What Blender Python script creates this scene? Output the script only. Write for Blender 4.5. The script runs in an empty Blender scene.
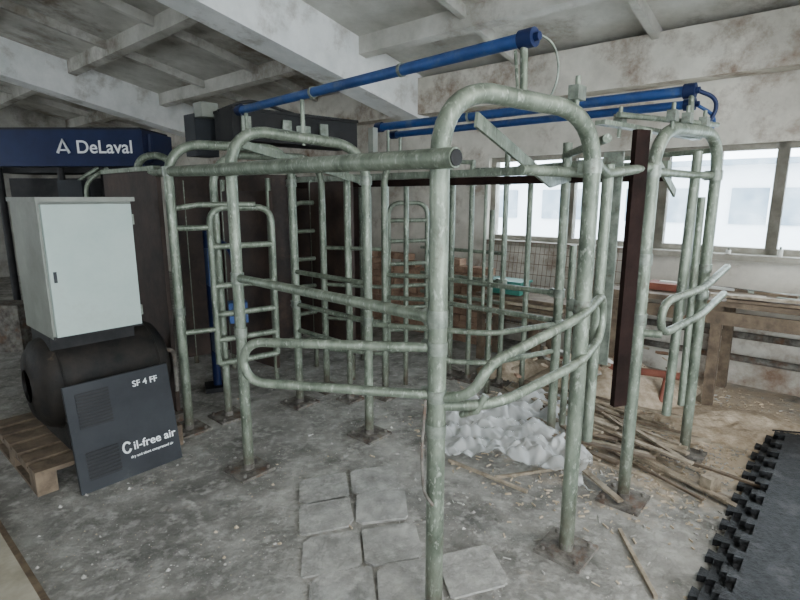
import bpy, math, random
from mathutils import Vector, Matrix, noise
random.seed(4)
COL=bpy.context.collection
NX=Vector((.66,.75,0)); DX=Vector((-.75,.66,0)); UZ=Vector((0,0,1))
def W(r,d,z=0): return Vector((r*.66-.75*d, .75*r+.66*d, z))
ANG=math.atan2(.75,.66)
# ---------------- materials
def mat(name,c1,c2,scale=4,rough=.6,metal=0,bump=.15,detail=6,lo=.35,hi=.65,bscale=None,c3=None,s3=1.2,lo3=.5,hi3=.7,c4=None,s4=40,lo4=.6,hi4=.68,zr=None,bdist=.02,sq=None,zone=None,spec=None):
    m=bpy.data.materials.new(name); m.use_nodes=True; nt=m.node_tree; N=nt.nodes; L=nt.links
    b=N['Principled BSDF']; tc=N.new('ShaderNodeTexCoord'); src0=tc.outputs['Object']
    if spec is not None: b.inputs['Specular IOR Level'].default_value=spec
    if sq:
        mp=N.new('ShaderNodeMapping'); mp.inputs['Scale'].default_value=sq; L.new(src0,mp.inputs['Vector']); src0=mp.outputs['Vector']
    def nz(s,d=8,ro=.65):
        n=N.new('ShaderNodeTexNoise'); n.inputs['Scale'].default_value=s; n.inputs['Detail'].default_value=d; n.inputs['Roughness'].default_value=ro
        L.new(src0,n.inputs['Vector']); return n.outputs['Fac']
    def mr(src,a,c,t0=0,t1=1):
        x=N.new('ShaderNodeMapRange'); x.inputs['From Min'].default_value=a; x.inputs['From Max'].default_value=c; x.inputs['To Min'].default_value=t0; x.inputs['To Max'].default_value=t1; L.new(src,x.inputs['Value']); return x.outputs['Result']
    def mixc(fac,a,col):
        mx=N.new('ShaderNodeMix'); mx.data_type='RGBA'; L.new(fac,mx.inputs['Factor']); L.new(a,mx.inputs['A']); mx.inputs['B'].default_value=(*col,1); return mx.outputs['Result']
    r=N.new('ShaderNodeValToRGB'); r.color_ramp.elements[0].position=lo; r.color_ramp.elements[1].position=hi
    r.color_ramp.elements[0].color=(*c1,1); r.color_ramp.elements[1].color=(*c2,1)
    L.new(nz(scale,detail),r.inputs['Fac']); out=r.outputs['Color']
    if c3: out=mixc(mr(nz(s3,8,.7),lo3,hi3),out,c3)
    if c4: out=mixc(mr(nz(s4,3,.6),lo4,hi4),out,c4)
    if zr:
        g=N.new('ShaderNodeNewGeometry'); sp=N.new('ShaderNodeSeparateXYZ'); L.new(g.outputs['Position'],sp.inputs[0])
        zf=mr(sp.outputs['Z'],.02,.34,1,0); ml=N.new('ShaderNodeMath'); ml.operation='MULTIPLY'; L.new(zf,ml.inputs[0]); L.new(mr(nz(18,8,.7),.3,.6),ml.inputs[1])
        out=mixc(ml.outputs[0],out,zr)
    if zone: # spilled material around a world-space spot
        (zx,zy,zrad),zc=zone
        g=N.new('ShaderNodeNewGeometry'); vm=N.new('ShaderNodeVectorMath'); vm.operation='DISTANCE'; L.new(g.outputs['Position'],vm.inputs[0]); vm.inputs[1].default_value=(zx,zy,0)
        zf=mr(vm.outputs['Value'],zrad*.35,zrad,1,0)
        ad=N.new('ShaderNodeMath'); ad.operation='ADD'; L.new(zf,ad.inputs[0]); L.new(mr(nz(3.5,10,.7),.3,.7,-.55,.35),ad.inputs[1])
        out=mixc(mr(ad.outputs[0],.2,.75),out,zc)
    L.new(out,b.inputs['Base Color'])
    b.inputs['Roughness'].default_value=rough; b.inputs['Metallic'].default_value=metal
    if bump:
        bp=N.new('ShaderNodeBump'); bp.inputs['Strength'].default_value=bump; bp.inputs['Distance'].default_value=bdist
        L.new(nz(bscale or scale*4),bp.inputs['Height']); L.new(bp.outputs['Normal'],b.inputs['Normal'])
    return m
M={}
M['galv']=mat('galvanised_steel',(.082,.102,.074),(.285,.325,.255),14,.45,.4,.15,detail=12,lo=.32,hi=.68,c3=(.085,.075,.05),s3=9,lo3=.60,hi3=.72,c4=(.42,.46,.39),s4=60,lo4=.56,hi4=.74,zr=(.085,.06,.04),sq=(1,1,.45))
M['galv2']=mat('galvanised_sheet',(.12,.14,.115),(.31,.345,.29),14,.42,.45,.05,c3=(.10,.085,.06),s3=12,lo3=.56,hi3=.7)
M['rust']=mat('rusty_plate',(.065,.055,.046),(.23,.215,.19),14,.85,.2,.3,c3=(.13,.065,.033),s3=10)
M['brown']=mat('rusty_brown_panel',(.018,.011,.008),(.06,.036,.027),4,.65,.1,.2,c3=(.12,.07,.048),s3=3,lo3=.58,hi3=.8)
M['slab']=mat('rubber_slat_dark_underside',(.008,.004,.003),(.022,.011,.009),6,.85,0,.2,spec=.15)
M['blue']=mat('blue_paint',(.008,.04,.15),(.018,.07,.24),6,.5,.1,.03,c3=(.08,.11,.16),s3=9,lo3=.52,hi3=.74)
M['navy']=mat('navy_blue_hood',(.004,.009,.042),(.008,.018,.07),2,.5,0,.03,spec=.3)
M['black']=mat('black_paint',(.006,.006,.007),(.020,.019,.019),6,.6,0,.05,spec=.3)
M['dgrey']=mat('dark_grey_panel',(.016,.018,.022),(.032,.035,.04),3,.6,0,.04,c3=(.09,.09,.085),s3=5,lo3=.6,hi3=.85,spec=.3)
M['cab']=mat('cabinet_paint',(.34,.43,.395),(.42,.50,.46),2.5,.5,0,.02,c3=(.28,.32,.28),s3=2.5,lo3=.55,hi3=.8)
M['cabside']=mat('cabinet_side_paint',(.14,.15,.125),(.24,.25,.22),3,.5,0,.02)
M['white']=mat('white_plastic',(.5,.5,.47),(.66,.66,.62),4,.5,0,.02)
M['ltxt']=mat('lettering_white',(.75,.77,.78),(.85,.86,.86),4,.6,0,0)
M['tank']=mat('tank_rust_black',(.006,.006,.006),(.026,.021,.017),8,.65,.1,.2,c3=(.12,.085,.055),s3=7,lo3=.62,hi3=.8,spec=.3)
M['wood']=mat('weathered_wood',(.075,.053,.036),(.19,.14,.092),9,.8,0,.2)
M['wood2']=mat('pale_plank',(.16,.125,.085),(.40,.335,.25),12,.8,0,.2)
M['conc']=mat('dusty_concrete',(.135,.13,.117),(.385,.372,.34),4.2,.92,0,1.0,detail=15,lo=.34,hi=.66,bscale=22,c3=(.10,.096,.087),s3=.8,lo3=.50,hi3=.76,c4=(.46,.445,.41),s4=18,lo4=.50,hi4=.82,zone=((2.1,3.7,1.8),(.44,.36,.27)),spec=.2)
M['ceil']=mat('whitewashed_ceiling',(.38,.365,.32),(.64,.625,.575),1.6,.9,0,.2,detail=10,c3=(.15,.11,.075),s3=1.0,lo3=.50,hi3=.67)
M['beam']=mat('whitewashed_beam',(.68,.69,.67),(.88,.88,.86),2.4,.9,0,.25,detail=10,c3=(.32,.27,.21),s3=2.0,lo3=.55,hi3=.76)
M['wall']=mat('stained_plaster',(.42,.39,.335),(.70,.665,.585),1.6,.9,0,.25,detail=10,c3=(.19,.12,.08),s3=1.3,lo3=.52,hi3=.67)
M['wallw']=mat('whitewashed_wall',(.26,.25,.22),(.46,.44,.40),1.8,.9,0,.25,c3=(.10,.085,.065),s3=1.1,lo3=.5,hi3=.7)
M['frame']=mat('window_frame_paint',(.18,.165,.13),(.34,.32,.27),5,.7,0,.1)
M['mat']=mat('rubber_mat',(.010,.011,.012),(.038,.04,.044),30,.6,0,.8,bscale=70,c3=(.12,.12,.12),s3=6,lo3=.54,hi3=.82,spec=.35)
M['tile']=mat('dusty_floor_plate',(.20,.195,.18),(.45,.44,.41),5,.92,0,.8,detail=15,bscale=24,c3=(.14,.135,.125),s3=2.2,lo3=.50,hi3=.72,c4=(.48,.465,.43),s4=18,lo4=.50,hi4=.8,spec=.2)
M['saw']=mat('sawdust',(.32,.245,.165),(.60,.50,.385),14,.95,0,.8,bscale=40,detail=12)
M['straw']=mat('wood_chips',(.34,.27,.18),(.60,.50,.38),20,.95,0,0)
M['crumb']=mat('concrete_crumbs',(.20,.19,.17),(.52,.50,.465),15,.95,0,0)
M['mesh']=mat('rusty_mesh_wire',(.11,.06,.035),(.22,.13,.085),20,.8,.2,0)
M['brick']=mat('brick_stack',(.20,.115,.075),(.38,.25,.17),9,.9,0,.3)
M['green']=mat('green_plastic',(.03,.14,.11),(.05,.2,.16),5,.5,0,.02)
M['redbr']=mat('red_primer',(.15,.042,.028),(.22,.075,.047),8,.7,0,.1)
M['curb']=mat('curb_wood_dusty',(.24,.215,.16),(.38,.345,.27),7,.85,0,.2)
M['out']=mat('exterior_facade',(.76,.80,.84),(.84,.88,.92),1.5,.9,0,.05)
M['outw']=mat('exterior_dark_glass',(.16,.22,.28),(.25,.32,.38),2,.4,0,0)
M['snow']=mat('exterior_ground',(.6,.61,.61),(.75,.76,.77),1,.9,0,.1)
def plastic():
    m=bpy.data.materials.new('clear_plastic_film'); m.use_nodes=True; b=m.node_tree.nodes['Principled BSDF']
    b.inputs['Base Color'].default_value=(.82,.84,.83,1); b.inputs['Roughness'].default_value=.1; b.inputs['Alpha'].default_value=.45; b.inputs['Specular IOR Level'].default_value=1.0
    return m
M['film']=plastic()
def glass():
    m=bpy.data.materials.new('window_glass'); m.use_nodes=True; nt=m.node_tree; N=nt.nodes; L=nt.links
    out=N['Material Output']; tr=N.new('ShaderNodeBsdfTransparent'); tr.inputs['Color'].default_value=(.95,.98,1,1)
    gl=N.new('ShaderNodeBsdfGlossy'); gl.inputs['Roughness'].default_value=.1
    df=N.new('ShaderNodeBsdfTranslucent'); df.inputs['Color'].default_value=(.8,.85,.88,1)
    mx=N.new('ShaderNodeMixShader'); mx.inputs[0].default_value=.04; L.new(tr.outputs[0],mx.inputs[1]); L.new(gl.outputs[0],mx.inputs[2])
    ns=N.new('ShaderNodeTexNoise'); ns.inputs['Scale'].default_value=3; ns.inputs['Detail'].default_value=8
    mr=N.new('ShaderNodeMapRange'); mr.inputs['From Min'].default_value=.4; mr.inputs['From Max'].default_value=.8; mr.inputs['To Max'].default_value=.25
    L.new(ns.outputs['Fac'],mr.inputs['Value'])
    m2=N.new('ShaderNodeMixShader'); L.new(mr.outputs['Result'],m2.inputs[0]); L.new(mx.outputs[0],m2.inputs[1]); L.new(df.outputs[0],m2.inputs[2])
    L.new(m2.outputs[0],out.inputs['Surface']); return m
M['glass']=glass()
# ---------------- builder
class B:
    def __init__(s): s.v=[];s.f=[];s.m=[];s.sm=[];s.mats=[]
    def mi(s,k):
        if k not in s.mats: s.mats.append(k)
        return s.mats.index(k)
    def add(s,vs,fs,k,smooth=False):
        o=len(s.v); s.v+=[Vector(v) for v in vs]; i=s.mi(k)
        for f in fs: s.f.append([o+j for j in f]); s.m.append(i); s.sm.append(smooth)
    def boxa(s,c,ax,ay,az,k):
        c=Vector(c); vs=[c+ax*i+ay*j+az*l for l in(-1,1) for j in(-1,1) for i in(-1,1)]
        s.add(vs,[(0,2,3,1),(4,5,7,6),(0,1,5,4),(2,6,7,3),(0,4,6,2),(1,3,7,5)],k)
    def box(s,c,size,k,ang=0):
        ca,sa=math.cos(ang),math.sin(ang)
        s.boxa(c,Vector((ca,sa,0))*size[0]/2,Vector((-sa,ca,0))*size[1]/2,UZ*size[2]/2,k)
    def boxb(s,r0,r1,d0,d1,z0,z1,k):
        s.boxa(W((r0+r1)/2,(d0+d1)/2,(z0+z1)/2),NX*(r1-r0)/2,DX*(d1-d0)/2,UZ*(z1-z0)/2,k)
    def bar(s,p,q,w,h,k):
        p=Vector(p);q=Vector(q);t=(q-p).normalized(); a=t.cross(UZ)
        if a.length<.01:a=Vector((1,0,0))
        a.normalize(); b=a.cross(t)
        s.boxa((p+q)/2,a*w/2,(q-p)/2,b*h/2,k)
    def tube(s,pts,r,k='galv',R=0,n=12,cap=True):
        pts=[Vector(p) for p in pts]
        if R and len(pts)>2:
            P=[pts[0]]
            for i in range(1,len(pts)-1):
                a,b,c=pts[i-1],pts[i],pts[i+1]; t=min(R,(a-b).length*.49,(c-b).length*.49)
                u=b+(a-b).normalized()*t; w=b+(c-b).normalized()*t
                for j in range(9):
                    x=j/8; P.append(u*(1-x)**2+b*(2*x*(1-x)*.84)+w*x*x+ (u+w)*.5*(2*x*(1-x)*.16))
            P.append(pts[-1]); pts=P
        vs=[];fs=[];t0=None;a=None
        m=len(pts)
        for i,p in enumerate(pts):
            t=(pts[min(i+1,m-1)]-pts[max(i-1,0)])
            if t.length<1e-6: t=t0
            t=t.normalized()
            if a is None:
                a=t.cross(UZ if abs(t.z)<.9 else Vector((1,0,0))).normalized()
            else:
                a=(a-t*a.dot(t)).normalized()
            t0=t; b=t.cross(a)
            for j in range(n):
                th=2*math.pi*j/n; vs.append(p+(a*math.cos(th)+b*math.sin(th))*r)
        for i in range(m-1):
            for j in range(n):
                fs.append((i*n+j,i*n+(j+1)%n,(i+1)*n+(j+1)%n,(i+1)*n+j))
        s.add(vs,fs,k,True)
        if cap: s.add(vs[:n],[tuple(range(n))[::-1]],k); s.add(vs[-n:],[tuple(range(n))],k)
    def obj(s,name,parent=None):
        lo=Vector([min(v[i] for v in s.v) for i in range(3)]); hi=Vector([max(v[i] for v in s.v) for i in range(3)])
        o0=Vector(((lo.x+hi.x)/2,(lo.y+hi.y)/2,lo.z))
        me=bpy.data.meshes.new(name); me.from_pydata([v-o0 for v in s.v],[],s.f)
        for k in s.mats: me.materials.append(M[k])
        me.polygons.foreach_set('material_index',s.m); me.polygons.foreach_set('use_smooth',s.sm); me.update()
        o=bpy.data.objects.new(name,me); COL.objects.link(o); o.location=o0
        if parent: o.parent=parent
        return o
def empty(name):
    e=bpy.data.objects.new(name,None); COL.objects.link(e); return e
def text(name,body,size,origin,xd,zd,k,parent=None,ext=.001):
    c=bpy.data.curves.new(name,'FONT'); c.body=body; c.size=size; c.extrude=ext; c.offset=size*.012
    c.materials.append(M[k]); o=bpy.data.objects.new(name,c); COL.objects.link(o)
    x=Vector(xd).normalized(); z=Vector(zd).normalized(); y=z.cross(x)
    mt=Matrix((x,y,z)).transposed().to_4x4(); mt.translation=Vector(origin); o.matrix_world=mt
    if parent: o.parent=parent
    return o
# ---------------- camera
cam=bpy.data.cameras.new('camera'); co=bpy.data.objects.new('camera',cam); COL.objects.link(co)
co.location=(0,0,1.6); co.rotation_euler=(math.radians(90-11.2),0,0); cam.sensor_width=36; cam.lens=520/800*36; cam.clip_start=.02
bpy.context.scene.camera=co
# ---------------- room shell
RW=5.17; R0=-4.2; D0=-4.5; D1=13
def roofz(r): return 4.05-.2126*r
b=B(); b.boxb(R0-.3,RW+.3,D0-.3,D1+.3,-.2,0,'conc'); b.obj('floor')
b=B()
vs=[W(R0-.3,D0-.3,roofz(R0-.3)),W(RW+.4,D0-.3,roofz(RW+.4)),W(RW+.4,D1+.3,roofz(RW+.4)),W(R0-.3,D1+.3,roofz(R0-.3))]
b.add(vs+[v+UZ*.15 for v in vs],[(0,3,2,1),(4,5,6,7),(0,1,5,4),(1,2,6,5),(2,3,7,6),(3,0,4,7)],'ceil'); b.obj('ceiling')
def slopebox(b,r0,r1,d0,d1,zoff0,zoff1,k):
    vs=[]
    for zo in(zoff0,zoff1):
        for d in(d0,d1):
            for r in(r0,r1): vs.append(W(r,d,roofz(r)+zo))
    b.add(vs,[(0,2,3,1),(4,5,7,6),(0,1,5,4),(2,6,7,3),(0,4,6,2),(1,3,7,5)],k)
for i,d in enumerate((4.08,8.6,-.55)):
    b=B(); slopebox(b,R0,RW,d,d+.34,-.48,0,'beam'); b.obj('ceiling_beam')
b=B()
for r in (4.05,2.8,1.55,.3,-.95,-2.2):
    slopebox(b,r-.05,r+.05,D0,D1,-.17,0,'ceil')
for d in (1.5,2.8,5.9,7.2,10.1,11.5,-2):
    slopebox(b,R0,RW,d-.03,d+.03,-.10,0,'ceil')
b.obj('ceiling_rib_grid')
WZ0,WZ1=1.13,2.03; WD0,WD1=-3.6,3.22
b=B()
b.boxb(RW,RW+.25,D0,D1,0,WZ0,'wall'); b.boxb(RW,RW+.25,D0,D1,WZ1,3.0,'wall')
b.boxb(RW,RW+.25,D0,WD0,WZ0,WZ1,'wall'); b.boxb(RW,RW+.25,WD1,D1,WZ0,WZ1,'wall'); b.obj('wall_right')
b=B(); b.boxb(RW-.22,RW,D0,D1,2.55,2.95,'wall'); b.obj('trim_1')
b=B(); b.boxb(RW-.08,RW+.02,WD0,WD1,WZ0-.05,WZ0,'frame'); b.obj('trim_2')
ms=[3.2,2.28,1.41,.54,-.35,-1.25,-2.15,-3.05]
for i in range(len(ms)-1):
    a,c=ms[i+1],ms[i]; b=B()
    wd=.04
    for dd in(a+.0,c-.0): b.boxb(RW+.06,RW+.14,dd-wd,dd+wd,WZ0,WZ1,'frame')
    b.boxb(RW+.06,RW+.14,a,c,WZ0,WZ0+.05,'frame'); b.boxb(RW+.06,RW+.14,a,c,WZ1-.05,WZ1,'frame')
    if i%2==0: b.boxb(RW+.07,RW+.12,(a+c)/2-.015,(a+c)/2+.015,WZ0,WZ1,'frame')
    b.boxb(RW+.095,RW+.10,a+wd,c-wd,WZ0+.05,WZ1-.05,'glass'); b.obj('window_%d'%(i+1))
b=B(); b.boxb(R0-.3,RW+.3,D1,D1+.25,0,5.2,'wallw'); b.obj('wall_back')
b=B()
b.boxb(R0-.25,R0,D0,D1,0,1.1,'wallw'); b.boxb(R0-.25,R0,D0,D1,2.7,5.2,'wallw')
for d0,d1 in((D0,-3.5),(.3,7.2),(10.2,D1)): b.boxb(R0-.25,R0,d0,d1,1.1,2.7,'wallw')  # gaps are unseen window openings added to let daylight in
b.obj('wall_left')
b=B(); b.boxb(R0-.3,-2.2,D0-.25,D0,0,5.2,'wallw'); b.boxb(2.6,RW+.3,D0-.25,D0,0,5.2,'wallw'); b.boxb(-2.2,2.6,D0-.25,D0,3.2,5.2,'wallw'); b.obj('wall_front')  # unseen doorway added out of view to let daylight in
b=B(); b.boxb(-40,60,-50,50,-.4,-.25,'snow'); b.obj('ground')
b=B(); b.boxb(14,20,-14,22,-.3,2.3,'out')
b.boxb(13.7,20,-14,22,2.3,2.42,'outw')
for i in range(15):
    d=-13+i*2.3; b.boxb(13.95,14.02,d,d+1.5,1.0,1.8,'outw')
    b.boxb(13.9,13.96,d+.72,d+.78,1.0,1.8,'out')
b.obj('neighboring_barn')
# ---------------- stall
stall=empty('milking_stall_frame')
A=(-.90,2.85);Bp=(-.21,3.32);C=(.13,1.745);D=(.765,2.13);E=(1.20,2.54);F=(1.79,3.03);G=(-1.47,3.39);H=(-.79,3.88)
TR=.0305
def V(p,z): return Vector((p[0],p[1],z))
def plate(b,p,s=.22,a=ANG):
    b.box((p[0],p[1],.008),(s,s,.016),'rust',a)
    for i in(-1,1):
        for j in(-1,1):
            q=Vector((p[0],p[1],0))+NX*i*s*.36+DX*j*s*.36; b.tube([q+UZ*.01,q+UZ*.035],.011,'rust',n=6)
    b.tube([V(p,.012),V(p,.05)],TR+.003,'rust')
def arch(name,p,q,h=1.94,h2=None,s=(.22,.22),R=.2,tr=None):
    b=B(); h2=h2 or h
    b.tube([V(p,0.01),V(p,h),V(q,h2),V(q,0.01)],tr or TR,'galv',R=R,n=16)
    plate(b,p,s[0]); plate(b,q,s[1])
    return b.obj(name,stall)
def clamp(b,p,ax,r=None,l=.06):
    r=r or TR
    p=Vector(p);ax=Vector(ax).normalized(); b.tube([p-ax*l/2,p+ax*l/2],r+.006,'galv2',n=14)
    s=ax.cross(UZ if abs(ax.z)<.9 else Vector((.66,.75,0))).normalized()
    for o in(-.3,.3): 
        q=p+ax*l*o; b.tube([q+s*(r+.002),q+s*(r+.035)],.007,'galv2',n=6)
    b.boxa(p+s*(r+.014),s*.012,ax*l/2,s.cross(ax)*.006,'galv2')
arch('arch_front',C,D,1.95,1.92,s=(.12,.22),tr=.033); arch('arch_left',A,Bp,1.96,1.9); arch('arch_right',E,F,1.92,1.95)
arch('arch_rear',G,H,1.93,1.94)
G2=(-1.27,3.62);H2=(-.62,4.2)
arch('arch_rear_inner',G2,H2,1.88,1.9,tr=.027)
arch('arch_far',(-.12,4.05),(.45,4.55),1.9,1.9,tr=.026)
b=B()
e=Vector((-1.70,3.78,1.77)); dirr=(e-V(C,1.72)).normalized()
st=V(C,1.72)+Vector((0,-.055,0))
b.tube([st-dirr*.06,V(A,1.74)+Vector((-.05,-.05,0)),e+Vector((-.05,-.05,0))],.032,'galv',n=16)
b.tube([st-dirr*.065,st-dirr*.058],.026,'black')  # black disc stands in for the dark hollow of the open end
for p,z in((C,1.72),(A,1.74),(G,1.76)): clamp(b,V(p,z),UZ)
b.tube([V(C,1.19),V(A,1.16)],.023,'galv'); clamp(b,V(C,1.19),UZ); clamp(b,V(A,1.16),UZ)
b.obj('side_rails',stall)
b=B()
b.tube([V(C,1.085),(-.15,1.81,1.075),(-.60,1.91,1.06),(-.60,1.91,.90),(-.15,1.81,.905),V(C,.91)],.018,'galv',R=.085,n=12)
for z in(1.085,.91,.78): clamp(b,V(C,z),UZ,l=.045)
b.obj('loop_gate_left',stall)
b=B()
b.tube([V(C,.90),(.25,1.69,.93),(.30,1.69,1.04),(.74,2.05,1.13),(.93,2.33,1.17),(.93,2.33,.96),(.74,2.05,.93),(.34,1.72,.885),V(C,.87)],.019,'galv',R=.09,n=12)
b.tube([(.22,1.76,.83),(.27,1.72,.86),(.30,1.72,.92)],.012,'galv')
b.obj('loop_gate_right',stall)
b=B()
b.tube([(1.95,3.08,1.19),(1.62,2.74,1.12),(1.30,2.52,1.09),(1.30,2.52,.92),(1.62,2.74,.97),(1.95,3.08,1.03)],.020,'galv',R=.08)
b.tube([(1.30,2.50,.93),(1.2,2.54,.93)],.02); 
for z in(1.19,1.03): clamp(b,V(F,z),UZ,l=.05)
b.obj('loop_gate_far_right',stall)
b=B()
P1=(1.01,3.25)
b.tube([V(P1,0.01),V(P1,1.92)],.029); plate(b,P1,.18)
b.tube([V((.90,2.33),.45),V((.92,2.36),1.74)],.025); b.box((.97,2.44,1.30),(.012,.09,1.0),'galv2',ANG)
b.tube([V((1.62,2.97),.3),V((1.66,3.0),1.85)],.026)
b.tube([V((1.72,3.0),.35),V((1.72,3.02),1.6)],.020)
b.box((1.70,3.05,1.3),(.10,.012,.8),'galv2',ANG)
b.tube([V(D,1.74),V((.90,2.33),1.7),V(E,1.74)],.022); b.tube([V(E,1.72),V((1.62,2.97),1.72),V(F,1.72)],.020)
b.tube([V(P1,1.85),V((.9,2.35),1.85)],.02)
b.bar((1.45,2.88,1.765),(-1.0,5.25,1.765),.07,.05,'galv')
b.bar((1.45,2.88,1.71),(-1.0,5.25,1.71),.10,.05,'slab')  # dark underside of the beam put into colour as a separate bar
b.tube([(.45,2.0,1.7),(.95,2.4,1.7)],.02)
b.bar((.26,1.86,1.86),(.74,2.62,1.67),.012,.05,'galv'); b.bar((.74,2.62,1.67),(1.02,3.2,1.72),.012,.05,'galv')
b.bar((1.2,2.55,1.8),(1.5,2.9,1.62),.012,.045,'galv')
b.bar((-.85,2.9,1.88),(-.3,3.9,1.72),.012,.045,'galv')
for p,h in(((.86,4.30),1.95),((.60,4.42),1.9),((.72,4.1),1.5),((1.10,3.3),1.3),((-.40,3.95),1.9),((-.12,4.62),1.9),((.05,4.3),1.7),((-.3,4.9),1.7),((1.02,4.15),1.72)):
    b.tube([V(p,0),V(p,h)],.022,n=10)
for p in((.86,4.3),(.60,4.42),(-.40,3.95)): plate(b,p,.16)
for z in(.60,.80,1.05): b.tube([(-.79,3.88,z),(-.21,3.32,z)],.018,n=10)
for z in(.35,.62,.9,1.2): b.tube([(-.62,4.2,z),(-.12,4.05,z)],.016,n=10)
for z in(.82,1.0): b.tube([(1.01,3.25,z),(.2,3.95,z),(-.12,4.05,z)],.018,n=10)
for z in(.72,.9,1.14): b.tube([(.86,4.3,z),(.2,4.9,z)],.016,n=10)
b.tube([(-.2,3.33,.78),(.55,3.0,.80),(1.01,3.25,.80)],.018,R=.1)
b.tube([(1.0,3.25,.62),(.55,3.05,.60),(.25,3.1,.60),(.25,3.1,.78)],.016,R=.08)
for p in((.60,3.7),(.72,3.62)): b.tube([V(p,.8),V(p,1.7)],.012,n=8)
b.tube([(-.4,3.95,1.88),(.6,4.42,1.88)],.018); b.tube([(.6,4.42,1.82),(.86,4.3,1.82),(1.8,3.05,1.86)],.016)
for p,z in((D,1.72),(D,1.15),(E,1.72),(E,1.0),(F,1.72),(P1,1.72),(P1,1.0),(Bp,1.7),(Bp,.8),(H,.8),(H,1.7),(G,.85),(A,.85),((.86,4.3),1.72),((.86,4.3),.9),((.6,4.42),1.72),(E,1.3),(P1,.8)):
    clamp(b,V(p,z),UZ,l=.055)
b.obj('posts_and_braces',stall)
b=B(); b.box((1.10,2.47,1.235),(.075,.03,1.33),'slab',0.3); b.box((1.12,2.50,1.88),(.05,.06,.05),'galv',.3); b.obj('hanging_slat',stall)
def ladder(name,p,q,z0,z1,rungs,t=.02):
    b=B(); b.tube([V(p,z0),V(p,z1),V(q,z1),V(q,z0)],t,R=.1); b.tube([V(p,z0),V(q,z0)],t)
    for z in rungs: b.tube([V(p,z),V(q,z)],t*.95,n=10)
    return b.obj(name,stall)
ladder('ladder_gate_left',(-1.27,3.5),(-.92,3.76),.45,1.53,(.62,.80,1.0,1.27),.022)
ladder('ladder_gate_mid',(-.10,4.55),(.24,4.66),.22,1.55,(.42,.62,.82,1.02,1.22,1.4))
ladder('ladder_gate_rear',(-.95,4.6),(-.55,4.95),.3,1.55,(.55,.8,1.05,1.3))
b=B(); b.tube([(-1.52,3.45,1.52),(-1.33,3.5,1.55),(-1.0,3.65,1.55)],.018)
b.tube([V(G,.7),(-1.27,3.5,.7)],.018); b.tube([V(G,1.4),(-1.27,3.5,1.4)],.018); b.obj('gate_header',stall)
b=B()
for c in((1.30,2.6,1.98),(1.45,2.75,1.99),(.66,2.05,1.98),(-.55,3.1,1.97),(1.62,2.9,1.99),(1.05,2.6,1.96)):
    b.box(c,(.07,.04,.05),'galv2',ANG); b.tube([Vector(c)+Vector((0,0,-.08)),Vector(c)+Vector((0,0,.06))],.010,n=8)
b.tube([(1.0,2.5,1.97),(1.75,3.0,1.99)],.014); b.bar((.9,2.45,1.93),(1.7,3.1,1.93),.05,.02,'galv')
b.tube([(.45,2.0,1.93),(.45,2.03,2.15)],.014); b.tube([(.42,1.95,1.93),(.42,2.03,2.12)],.006)
b.tube([(1.58,2.95,1.93),(1.59,3.0,2.15)],.014)
b.obj('top_brackets',stall)
b=B(); b.bar((-1.62,3.58,.92),(-2.32,4.2,.92),.03,1.72,'brown'); b.bar((-1.62,3.57,1.79),(-2.32,4.19,1.79),.05,.03,'galv'); b.box((-1.62,3.58,.03),(.1,.1,.06),'rust',ANG); b.box((-2.3,4.18,.03),(.1,.1,.06),'rust',ANG); b.obj('side_panel',stall)
b=B(); b.bar((-.40,4.42,.98),(-.82,4.80,.98),.03,1.5,'brown'); b.bar((-2.05,4.85,.95),(-1.1,5.65,.95),.03,1.75,'brown')
b.bar((-1.1,5.4,1.0),(-.35,5.0,1.0),.03,1.6,'brown'); b.bar((-1.05,4.3,.9),(-1.6,4.75,.9),.03,1.5,'brown')
for p in((-.42,4.43),(-.8,4.79),(-2.0,4.9),(-1.15,5.6),(-1.08,5.39),(-.37,5.01),(-1.07,4.31),(-1.58,4.74)): b.tube([V(p,0),V(p,1.75)],.022)
b.obj('inner_panels',stall)
b=B()
b.bar((-1.25,3.85,2.09),(-.45,4.55,2.09),.30,.20,'black'); b.bar((-1.25,3.85,2.20),(-.45,4.55,2.20),.34,.02,'black')
for t in(.1,.4,.7): 
    p=Vector((-1.25,3.85,0)).lerp(Vector((-.45,4.55,0)),t)+Vector((.1,-.14,0)); b.box((p.x,p.y,2.09),(.07,.02,.12),'galv2',.7)
b.box((-1.50,4.1,2.05),(.18,.16,.3),'dgrey',ANG); b.box((-1.42,4.0,2.22),(.13,.12,.1),'cabside',ANG)
b.box((-.20,4.0,1.99),(.05,.05,.22),'cabside',ANG); b.tube([(-1.3,3.9,2.2),(-1.1,4.0,2.3),(-.8,4.2,2.22)],.012,'black',R=.1)
b.obj('rear_housing',stall)
b=B()
b.tube([(-1.55,4.2,0.0),(-1.55,4.2,1.35)],.035,'navy'); b.box((-1.5,4.15,1.05),(.10,.10,.3),'blue',.6); b.tube([(-1.55,4.2,1.3),(-1.3,4.05,1.2),(-1.28,4.0,.8)],.022,'navy',R=.1)
b.box((-1.27,3.98,.72),(.14,.12,.16),'blue',.4); b.box((-1.5,4.15,.45),(.09,.09,.2),'blue',.6)
b.box((-1.55,4.2,.02),(.2,.2,.04),'black',.4); b.obj('robot_milking_arm',stall)
def bpipe(p,q,r):
    b=B(); p=Vector(p);q=Vector(q);t=(q-p).normalized()
    b.tube([p,q],r,'blue',n=18)
    b.tube([p-t*.03,p+t*.03],r*1.35,'navy',n=18); b.tube([q-t*.03,q+t*.03],r*1.35,'navy',n=18)
    b.tube([p-t*.05,p-t*.02],r*.6,'navy')
    L=(q-p).length
    for f in(.3,.62): b.tube([p+t*L*f-t*.008,p+t*L*f+t*.008],r*1.2,'galv2',n=18)
    return b
b=bpipe((.46,2.02,2.16),(-1.05,3.6,2.16),.025)
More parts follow.
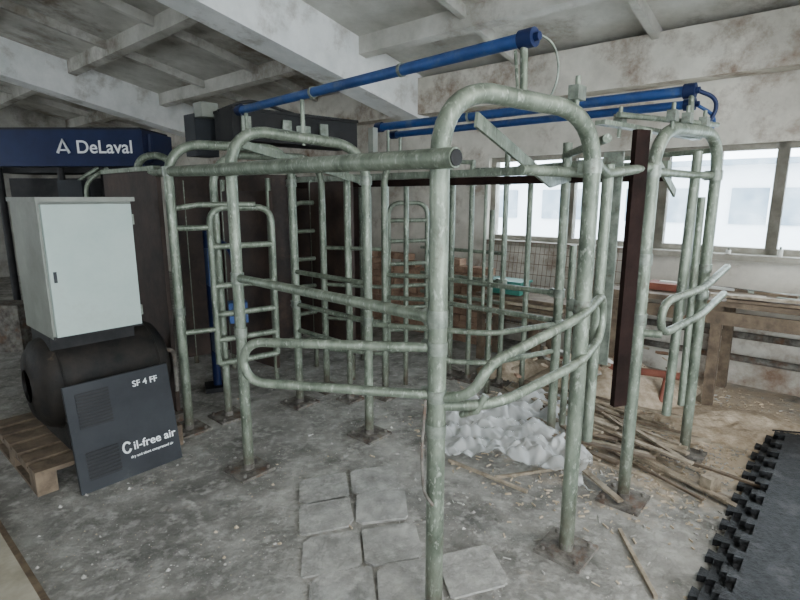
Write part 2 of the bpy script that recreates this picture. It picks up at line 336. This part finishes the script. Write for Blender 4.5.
b.tube([(.49,2.0,2.17),(.56,2.03,2.15),(.60,2.07,2.05),(.56,2.08,1.95)],.0045,'galv2',R=.08,n=6); b.tube([(-.55,3.08,1.95),(-.55,3.08,2.15)],.012); b.tube([(-1.0,3.55,1.93),(-1.0,3.55,2.15)],.012); b.obj('blue_air_cylinder')
b=bpipe((1.59,3.02,2.17),(-.17,4.53,2.17),.03)
b.tube([(-.1,4.47,1.9),(-.1,4.47,2.15)],.012)
b.tube([(1.62,3.0,2.17),(1.74,2.98,2.12),(1.70,3.0,1.98),(1.45,2.85,1.99)],.012,'navy',R=.12,n=8)
b.obj('blue_air_cylinder')
b=bpipe((1.66,3.14,2.12),(-.05,4.62,2.12),.025); b.tube([(1.68,3.12,2.12),(1.80,3.10,2.05),(1.75,3.06,1.95)],.01,'blue',R=.1,n=8); b.tube([(.0,4.58,1.9),(.0,4.58,2.1)],.012); b.obj('blue_air_cylinder')
b=B(); b.tube([(.09,1.73,.90),(.075,1.71,.7),(.085,1.71,.55),(.12,1.71,.5)],.006,'rust',R=.1,n=6); b.obj('chain',stall)
# ---------------- cabinet / compressor
cp=empty('air_compressor')
P0=Vector((-1.91,2.78,0))
def Lc(n,d,z): return P0+NX*n+DX*d+UZ*z
def lbox(b,n0,n1,d0,d1,z0,z1,k): b.boxa(Lc((n0+n1)/2,(d0+d1)/2,(z0+z1)/2),NX*(n1-n0)/2,DX*(d1-d0)/2,UZ*(z1-z0)/2,k)
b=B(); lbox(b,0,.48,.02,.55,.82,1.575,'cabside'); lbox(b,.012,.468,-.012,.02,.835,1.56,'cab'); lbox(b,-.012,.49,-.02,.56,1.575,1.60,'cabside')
lbox(b,-.0,.48,.0,.02,.82,.835,'black')
for z in(.92,1.47): b.tube([Lc(.475,-.005,z-.03),Lc(.475,-.005,z+.03)],.008,'galv2')
lbox(b,.03,.045,-.018,-.01,1.14,1.2,'dgrey')
b.obj('cabinet',cp)
b=B(); c0=Lc(-.10,.28,.51)
pts=[(0,.10),(.02,.2),(.06,.26),(.12,.285),(.66,.285),(.72,.26),(.76,.2),(.78,.10)]
vs=[];fs=[];n=28
for (x,r) in pts:
    for j in range(n):
        th=2*math.pi*j/n; vs.append(c0+NX*x+DX*math.cos(th)*r+UZ*math.sin(th)*r)
for i in range(len(pts)-1):
    for j in range(n): fs.append((i*n+j,i*n+(j+1)%n,(i+1)*n+(j+1)%n,(i+1)*n+j))
fs+= [tuple(range(n)),tuple(range((len(pts)-1)*n,len(pts)*n))]
b.add(vs,fs,'tank',True)
for x in(.12,.66): b.tube([c0+NX*x+DX*math.cos(t*.2618)*.288+UZ*math.sin(t*.2618)*.288 for t in range(25)],.006,'tank',n=6)
for x in(.19,.65):
    lbox(b,x-.17,x-.11,.05,.51,.14,.3,'tank')
lbox(b,.0,.46,.1,.46,.74,.82,'black')
b.tube([Lc(.60,.1,.60),Lc(.70,.1,.60),Lc(.70,.1,.3)],.015,'rust',R=.05); b.obj('tank',cp)
b=B()
def pl(n0,n1,d0,d1,z0,z1): lbox(b,n0,n1,d0,d1,z0,z1,'wood')
for i in range(6): pl(-.2,.62,-.10+i*.17,.03+i*.17,.115,.14)
for x in(-.2,.16,.52): pl(x,x+.1,-.1,.88,.09,.115)
for x in(-.2,.16,.52):
    for y in(-.1,.34,.76): pl(x,x+.1,y,y+.12,.02,.09)
    pl(x,x+.1,-.1,.88,0,.02)
b.obj('wooden_pallet')
pn=empty('compressor_front_panel')
q0=Vector((-1.73,2.57,0));q1=Vector((-1.36,3.0,0)); xd=(q1-q0).normalized(); back=DX*.11+UZ*.59
up=back.normalized(); nrm=xd.cross(up)
wd=(q1-q0).length; hh=.60
def PP(x,y,o=0): return q0+UZ*.004+xd*x+up*y+nrm*o
b=B(); b.boxa(PP(wd/2,hh/2,-.012),xd*wd/2,up*hh/2,nrm*.012,'dgrey')
for x0,y0,w,h in((.05,.35,.17,.2),(.05,.06,.17,.16)):
    n=int(h/.018)
    b.boxa(PP(x0+w/2,y0+h/2,.001),xd*w/2,up*h/2,nrm*.001,'black')
    for i in range(n): b.boxa(PP(x0+w/2,y0+(i+.5)*h/n,.004),xd*w/2,up*.003,nrm*.003,'dgrey')
b.obj('panel',pn)
text('label_small','dry and silent compressed air',.021,PP(.275,.105,.003),xd,nrm,'ltxt',pn)
text('label_main','il-free air',.068,PP(.298,.15,.003),xd,nrm,'ltxt',pn)
b=B(); b.tube([PP(.263+.021*math.cos(t*.35+.6),.175+.03*math.sin(t*.35+.6),.004) for t in range(16)],.006,'ltxt',n=6); b.obj('label_ring',pn)
text('label_top','SF 4 FF',.05,PP(.35,.51,.003),xd,nrm,'ltxt',pn)
# ---------------- robot
rb=empty('milking_robot')
b=B()
x0,x1,yb=-4.3,-2.62,5.5
b.box(((x0+x1)/2,yb+.35,2.09),(x1-x0,.7,.36),'navy',0); b.box(((x0+x1)/2,yb+.35,2.28),(x1-x0-.06,.64,.03),'black')
b.box(((x0+x1)/2,yb+.4,1.88),(x1-x0-.1,.5,.06),'black')
b.tube([(x1,yb+.15,1.95),(x1,yb+.15,2.24)],.03,'navy')
b.box((-3.75,yb+.55,.9),(1.0,.5,1.8),'black'); b.box((-3.0,yb+.6,1.5),(.35,.3,.7),'dgrey')
for x in(-4.2,-3.55,-3.1,-2.72): b.tube([(x,yb+.1,0),(x,yb+.1,1.9)],.035,'black')
for x in(-3.35,-3.25,-2.9): b.tube([(x,yb+.0,1.0),(x,yb+.0,1.75),(x+.2,yb+.1,1.9)],.022,'galv',R=.1)
b.box((-3.4,yb+.05,1.62),(.25,.15,.3),'dgrey'); b.box((-2.9,yb+.1,1.2),(.3,.2,.5),'dgrey')
b.box((-4.15,yb-.1,.25),(.4,.3,.5),'rust'); b.box((-2.9,yb+.1,.4),(.5,.4,.8),'black')
b.tube([(-2.6,yb-.2,0),(-2.6,yb-.2,2.0),(-2.25,yb-.2,2.0),(-2.25,yb-.2,0)],.035,R=.15)
b.obj('robot_body',rb)
text('hood_label','DeLaval',.18,(-3.30,yb-.006,2.04),(1,0,0),(0,-1,0),'ltxt',rb)
b=B(); b.tube([(-3.49,yb-.006,2.04),(-3.43,yb-.006,2.17),(-3.37,yb-.006,2.04)],.014,'ltxt',n=6); b.tube([(-3.46,yb-.006,2.07),(-3.40,yb-.006,2.07)],.01,'ltxt',n=6); b.obj('hood_emblem',rb)
# ---------------- floor things
b=B()
e1=Vector((.966,.26,0));e2=Vector((.13,-.99,0)); o=Vector((-.58,2.76,0))
rr=random.Random(8)
for j in range(4):
    for i in range(2 if j<2 else 3):
        if (j,i) in((2,2),): continue
        jx,jy=rr.uniform(-.02,.02),rr.uniform(-.02,.02); ro=rr.uniform(-.07,.07)
        f1=e1+e2*ro; f2=e2-e1*ro
        c=o+e1*(.15+i*.29+jx+(.02*j))+e2*(.14+j*.28+jy)+UZ*.004
        h1,h2=.134,.130; ch=[rr.uniform(.005,.05) for _ in range(4)]
        P=[(-h1+ch[0],-h2),(h1-ch[1],-h2),(h1,-h2+ch[1]*.8),(h1,h2-ch[2]),(h1-ch[2]*.7,h2),(-h1+ch[3],h2),(-h1,h2-ch[3]),(-h1,-h2+ch[0]*.9)]
        lo=[c+f1*x+f2*y-UZ*.004 for x,y in P]; hi=[v+UZ*(.010+.004*(i%2)) for v in lo]; n=8
        b.add(lo+hi,[tuple(range(n)),tuple(range(n,2*n))[::-1]]+[(k,n+k,n+(k+1)%n,(k+1)%n) for k in range(n)],'tile')
b.obj('floor_plates')
b=B(); n=100; vs=[];fs=[]
ca,cb,cc,cd=Vector((.20,3.74,0)),Vector((1.25,3.95,0)),Vector((1.15,2.58,0)),Vector((.30,2.88,0))
for i in range(n+1):
    for j in range(n+1):
        u,v=i/n,j/n; p=(ca*(1-u)+cb*u)*(1-v)+(cd*(1-u)+cc*u)*v
        q=noise.noise(p*3)*.25; p=p+Vector((q,noise.noise(p*3+Vector((5,5,0)))*.25,0))
        z=.035+.07*abs(noise.noise(p*3.5))+.10*abs(noise.noise(p*7))+.05*abs(noise.noise(p*17)); vs.append(p+UZ*z)
for i in range(n):
    for j in range(n): a=i*(n+1)+j; fs.append((a,a+1,a+n+2,a+n+1))
b.add(vs,fs,'film',True); b.obj('plastic_sheet')
b=B()
for i in range(52):
    s=Vector((random.uniform(.85,1.5),random.uniform(3.2,4.3),0)); an=math.radians(random.uniform(-80,-30)); l=random.uniform(.3,1.2)
    z=.015+.018*(i%5); q=s+Vector((math.cos(an),math.sin(an),0))*l
    b.bar(s+UZ*z,q+UZ*(z+random.uniform(0,.03)),random.uniform(.015,.045),.013,random.choice(['wood2','wood2','wood']))
b.obj('wooden_planks')
for pq in(((1.07,2.27),(1.035,1.83)),((1.42,3.3),(1.58,2.75)),((1.35,2.9),(1.62,3.05)),((.55,2.75),(.95,2.85)),((1.9,3.3),(2.2,3.05)),((1.15,2.95),(1.45,2.75)),((.3,2.95),(.7,2.6)),((1.5,3.5),(1.9,3.65))):
    b=B(); b.bar((*pq[0],.010),(*pq[1],.010),.016,.016,'wood2'); b.obj('wooden_stick')
b=B(); b.box((1.72,2.63,.045),(.10,.06,.09),'wood2',.5); b.box((1.80,2.72,.03),(.12,.05,.06),'wood2',1.0); b.obj('wood_block')
def rmat(r0,r1,d0,d1,z,k=.03):
    b=B(); t=.075
    pts=[]
    def edge(a,c,out):
        a=Vector(a);c=Vector(c); L=(c-a).length; m=int(L/t); u=(c-a)/m
        for i in range(m):
            p=a+u*i
            if i%2==0: pts.extend([p+out*0,p+u*.2+out*.0,p+u*.05+out*.034,p+u*.95+out*.034,p+u*.8])
            else: pts.append(p+u*.5)
    edge((r0,d0,0),(r1,d0,0),Vector((0,-1,0)));edge((r1,d0,0),(r1,d1,0),Vector((1,0,0)));edge((r1,d1,0),(r0,d1,0),Vector((0,1,0)));edge((r0,d1,0),(r0,d0,0),Vector((-1,0,0)))
    n=len(pts); lo=[W(p.x,p.y,z) for p in pts]; hi=[W(p.x,p.y,z+k) for p in pts]
    b.add(lo+hi,[tuple(range(n))[::-1],tuple(range(n,2*n))]+[(i,(i+1)%n,n+(i+1)%n,n+i) for i in range(n)],'mat')
    return b
for i,(a,bb,c,d) in enumerate(((2.05,4.05,-1.0,.30),(2.08,4.0,-1.05,.26),(2.12,4.02,-.98,.22),(2.06,3.95,-1.04,.19))):
    rmat(a,bb,c,d,.002+i*.032).obj('rubber_mat')
b=B(); c=W(3.0,-.35,.146); b.tube([c+Vector((.09*math.cos(t*.35),.12*math.sin(t*.35),0)) for t in range(13)],.014,'galv2'); b.obj('metal_hook')
b=B(); b.boxb(.22,.40,.8,4.2,0,.05,'curb'); b.boxb(.40,.43,.8,4.2,0,.03,'wood'); b.obj('trim_3')
def pile(name,cx,cy,rx,ry,h,k,nn=40):
    b=B(); vs=[];fs=[]; na=48; nr=16
    for i in range(nr+1):
        for j in range(na):
            th=2*math.pi*j/na; ro=i/nr; sh=1+.25*noise.noise(Vector((math.cos(th)*1.5+cx,math.sin(th)*1.5+cy,3)))
            x=cx+rx*ro*sh*math.cos(th); y=cy+ry*ro*sh*math.sin(th)
            z=h*(1-ro*ro)*(1+.6*noise.noise(Vector((x*4,y*4,0))))+.03*noise.noise(Vector((x*14,y*14,1)))*(1-ro)
            vs.append((x,y,z-.003 if i==nr else max(z,.002)))
    for i in range(nr):
        for j in range(na): fs.append((i*na+j,i*na+(j+1)%na,(i+1)*na+(j+1)%na,(i+1)*na+j))
    b.add(vs,[f[::-1] for f in fs],k,True); return b.obj(name)
pile('sawdust_pile',1.75,4.2,.75,.5,.22,'saw'); pile('sawdust_pile',2.35,3.45,.5,.4,.05,'saw'); pile('sawdust_pile',1.1,4.6,.4,.3,.16,'saw')
b=B()
for i in range(90):
    c=Vector((1.6+random.gauss(0,.3),4.25+random.gauss(0,.16),.22+random.uniform(-.06,.06)))
    if c.x*.66+c.y*.75>5.0: continue
    s=random.uniform(.02,.06); a=Vector((random.uniform(-1,1),random.uniform(-1,1),random.uniform(-.5,.5))).normalized(); t=a.cross(Vector((.3,.2,1))).normalized(); u=a.cross(t)
    b.boxa(c,a*s,t*s*.6,u*s*.25,random.choice(['white','wood2','saw','brick','wood2']))
b.obj('rubble_heap')
b=B()
def crumb(x,y,s,k):
    a=random.uniform(0,6.28); pts=[]
    m=5
    for j in range(m):
        th=a+j*2*math.pi/m; rr=s*random.uniform(.6,1.1); pts.append((x+math.cos(th)*rr,y+math.sin(th)*rr*.8,0))
    pts.append((x+random.uniform(-.3,.3)*s,y+random.uniform(-.3,.3)*s,s*random.uniform(.5,1)))
    b.add(pts,[(j,(j+1)%m,m) for j in range(m)],k)
for i in range(22000):
    x,y=random.uniform(-2.2,2.9),random.uniform(1.4,4.8)
    if x*.66+y*.75>5.0: continue
    dens=.5+1.3*noise.noise(Vector((x*2.2,y*2.2,0)))
    if random.random()>dens: continue
    s=.0015+.003*random.random()+(.013*random.random() if random.random()<.05 else 0)
    crumb(x,y,s,'crumb' if random.random()<.8 else 'straw')
for i in range(3600):
    x,y=random.gauss(1.75,.65),random.gauss(3.35,.6)
    if x*.66+y*.75>5.0: continue
    a=random.uniform(0,3.14); l=random.uniform(.006,.04); w=random.uniform(.003,.008)
    b.box((x,y,.004),(l,w,random.uniform(.003,.010)),'straw' if i%3 else 'crumb',a)
b.obj('floor_debris')
# ---------------- bench
b=B()
for i in range(3): b.boxb(4.42+i*.22,4.62+i*.22,-2.4,1.55,.80,.84,'wood')
for d in(-1.6,-.3,.7,1.45):
    for r in(4.46,5.0): b.boxb(r,r+.07,d,d+.07,0,.80,'wood')
    b.boxb(4.46,5.07,d,d+.07,.68,.76,'wood')
b.boxb(4.44,4.47,-2.4,1.55,.66,.76,'wood'); b.obj('workbench')
b=B()
for i in range(18):
    s=W(random.uniform(4.5,4.75),random.uniform(-1.8,.8),.855+.015*(i%4)); an=ANG+math.pi/2+random.uniform(-.25,.35)
    b.bar(s,s+Vector((math.cos(an),math.sin(an),0))*random.uniform(.3,.8),random.uniform(.03,.1),.02,random.choice(['wood2','wood','redbr','white','galv2']))
b.obj('scrap_boards')
b=B(); b.boxb(4.38,4.58,2.35,2.7,.68,.80,'green'); b.boxb(4.36,4.60,2.33,2.72,.79,.81,'green'); b.obj('green_crate')
b=B(); b.boxb(4.5,4.85,-1.4,-1.0,.93,1.0,'white'); b.boxb(4.6,4.85,-.9,-.65,.92,1.02,'galv2'); b.tube([W(4.7,-.4,.9),W(4.7,-.4,1.02)],.05,'white'); b.tube([W(4.9,-.1,.9),W(4.9,-.1,1.04)],.04,'brick'); b.boxb(4.6,4.8,.9,1.3,.845,.90,'redbr'); b.obj('workbench_clutter')
b=B()
for i in range(9):
    q=W(5.125,1.1-i*.3+random.uniform(-.1,.1),WZ0); h=random.uniform(.03,.07); b.tube([q,q+UZ*h],.02,'white'if i%3 else'wood',n=10); b.tube([q+UZ*h,q+UZ*(h+.02)],.008,'galv2',n=8)
b.obj('windowsill_jars')
b=B(); b.tube([W(5.12,-3,.45),W(5.12,3.2,.45)],.03,'rust'); b.tube([W(5.12,-3,.25),W(5.12,3.2,.25)],.03,'rust')
for d in(-2.5,0,2.6): b.boxb(5.09,RW-.002,d,d+.03,.0,.5,'rust')
b.obj('heating_pipe')
b=B(); b.tube([W(4.2,1.9,.2),W(4.3,.9,.24)],.03,'redbr'); b.tube([W(4.1,1.7,.04),W(4.3,1.6,.2)],.02,'redbr');b.tube([W(4.2,1.0,.02),W(4.3,1.0,.2)],.02,'redbr'); b.obj('red_pipe')
b=B()
for i in range(35): b.tube([W(4.95,1.5+i*.05,.25),W(5.08,1.5+i*.05,1.12)],.0025,'mesh',n=5,cap=False)
for i in range(9):
    f=i/8; b.tube([W(4.95+.13*f,1.5,.25+.87*f),W(4.95+.13*f,3.2,.25+.87*f)],.003,'mesh',n=5,cap=False)
for d in(1.7,2.4,3.1): b.boxb(4.9,5.0,d,d+.1,0,.26,'wood')
b.obj('wire_mesh_panel')
b=B(); rb2=random.Random(3)
for lv in range(12):
    for i in range(8):
        if lv>9 and rb2.random()<.4: continue
        d=2.9+i*.25+(.12 if lv%2 else 0); j=rb2.uniform(-.012,.012); b.boxb(4.72+j,4.84+j,d,d+.232,lv*.078,lv*.078+.070,'brick')
b.obj('brick_stack')
b=B()
for i in range(5): b.boxb(4.2+i*.03,4.66,2.0-i*.05,2.8,.5+i*.035,.53+i*.035,'wood2' if i%2 else 'wood')
for r in(4.3,4.6):
    for d in(2.1,2.7): b.boxb(r,r+.06,d,d+.06,0,.5,'wood')
b.obj('board_stack')
b=B(); b.tube([W(4.1,.2,.03)+Vector((.22*math.sin(t*.9)+.02*t,.12*math.cos(t*.7)-.015*t,0)) for t in range(22)],.006,'black',n=6); b.obj('power_cable')
# ---------------- lights
w=bpy.data.worlds.new('world'); bpy.context.scene.world=w; w.use_nodes=True
bg=w.node_tree.nodes['Background']; bg.inputs['Color'].default_value=(.86,.94,1,1); bg.inputs['Strength'].default_value=13
def area(name,loc,tgt,sx,sy,e=0,portal=False,col=(1,1,1)):
    l=bpy.data.lights.new(name,'AREA'); l.shape='RECTANGLE'; l.size=sx; l.size_y=sy; l.energy=e; l.color=col
    o=bpy.data.objects.new(name,l); COL.objects.link(o); o.location=loc
    o.rotation_euler=(Vector(tgt)-Vector(loc)).to_track_quat('-Z','Z').to_euler()
    if portal: l.cycles.is_portal=True
    return o
area('portal_1',W(RW+.28,-.2,1.58),W(0,-.2,1.58),6.9,.9,portal=True)
area('portal_2',W(R0-.28,-1.6,1.9),W(0,-1.6,1.9),3.9,1.6,portal=True)
area('portal_3',W(.2,D0-.28,1.6),W(.2,0,1.6),4.9,3.2,portal=True)
area('portal_4',W(R0-.28,8.7,1.9),W(0,8.7,1.9),3.1,1.6,portal=True)
def fill_lamp(r,d,e):  # unseen fixture and light, added as fill to brighten the interior
    z=roofz(r)-.62; b=B(); b.boxb(r-.08,r+.08,d-.6,d+.6,z+.02,z+.07,'white'); b.tube([W(r,d-.55,z+.07),W(r,d-.55,roofz(r))],.006,'black',n=6); b.tube([W(r,d+.55,z+.07),W(r,d+.55,roofz(r))],.006,'black',n=6)
    o=b.obj('added_fill_fixture'); a=area('added_fill_light',W(r,d,z),W(r,d,0),1.1,.12,e,col=(1,.98,.94)); 
    a.parent=o; a.matrix_parent_inverse=Matrix.Translation(-o.location)
fill_lamp(.2,-1.2,45); fill_lamp(2.6,-1.2,50)
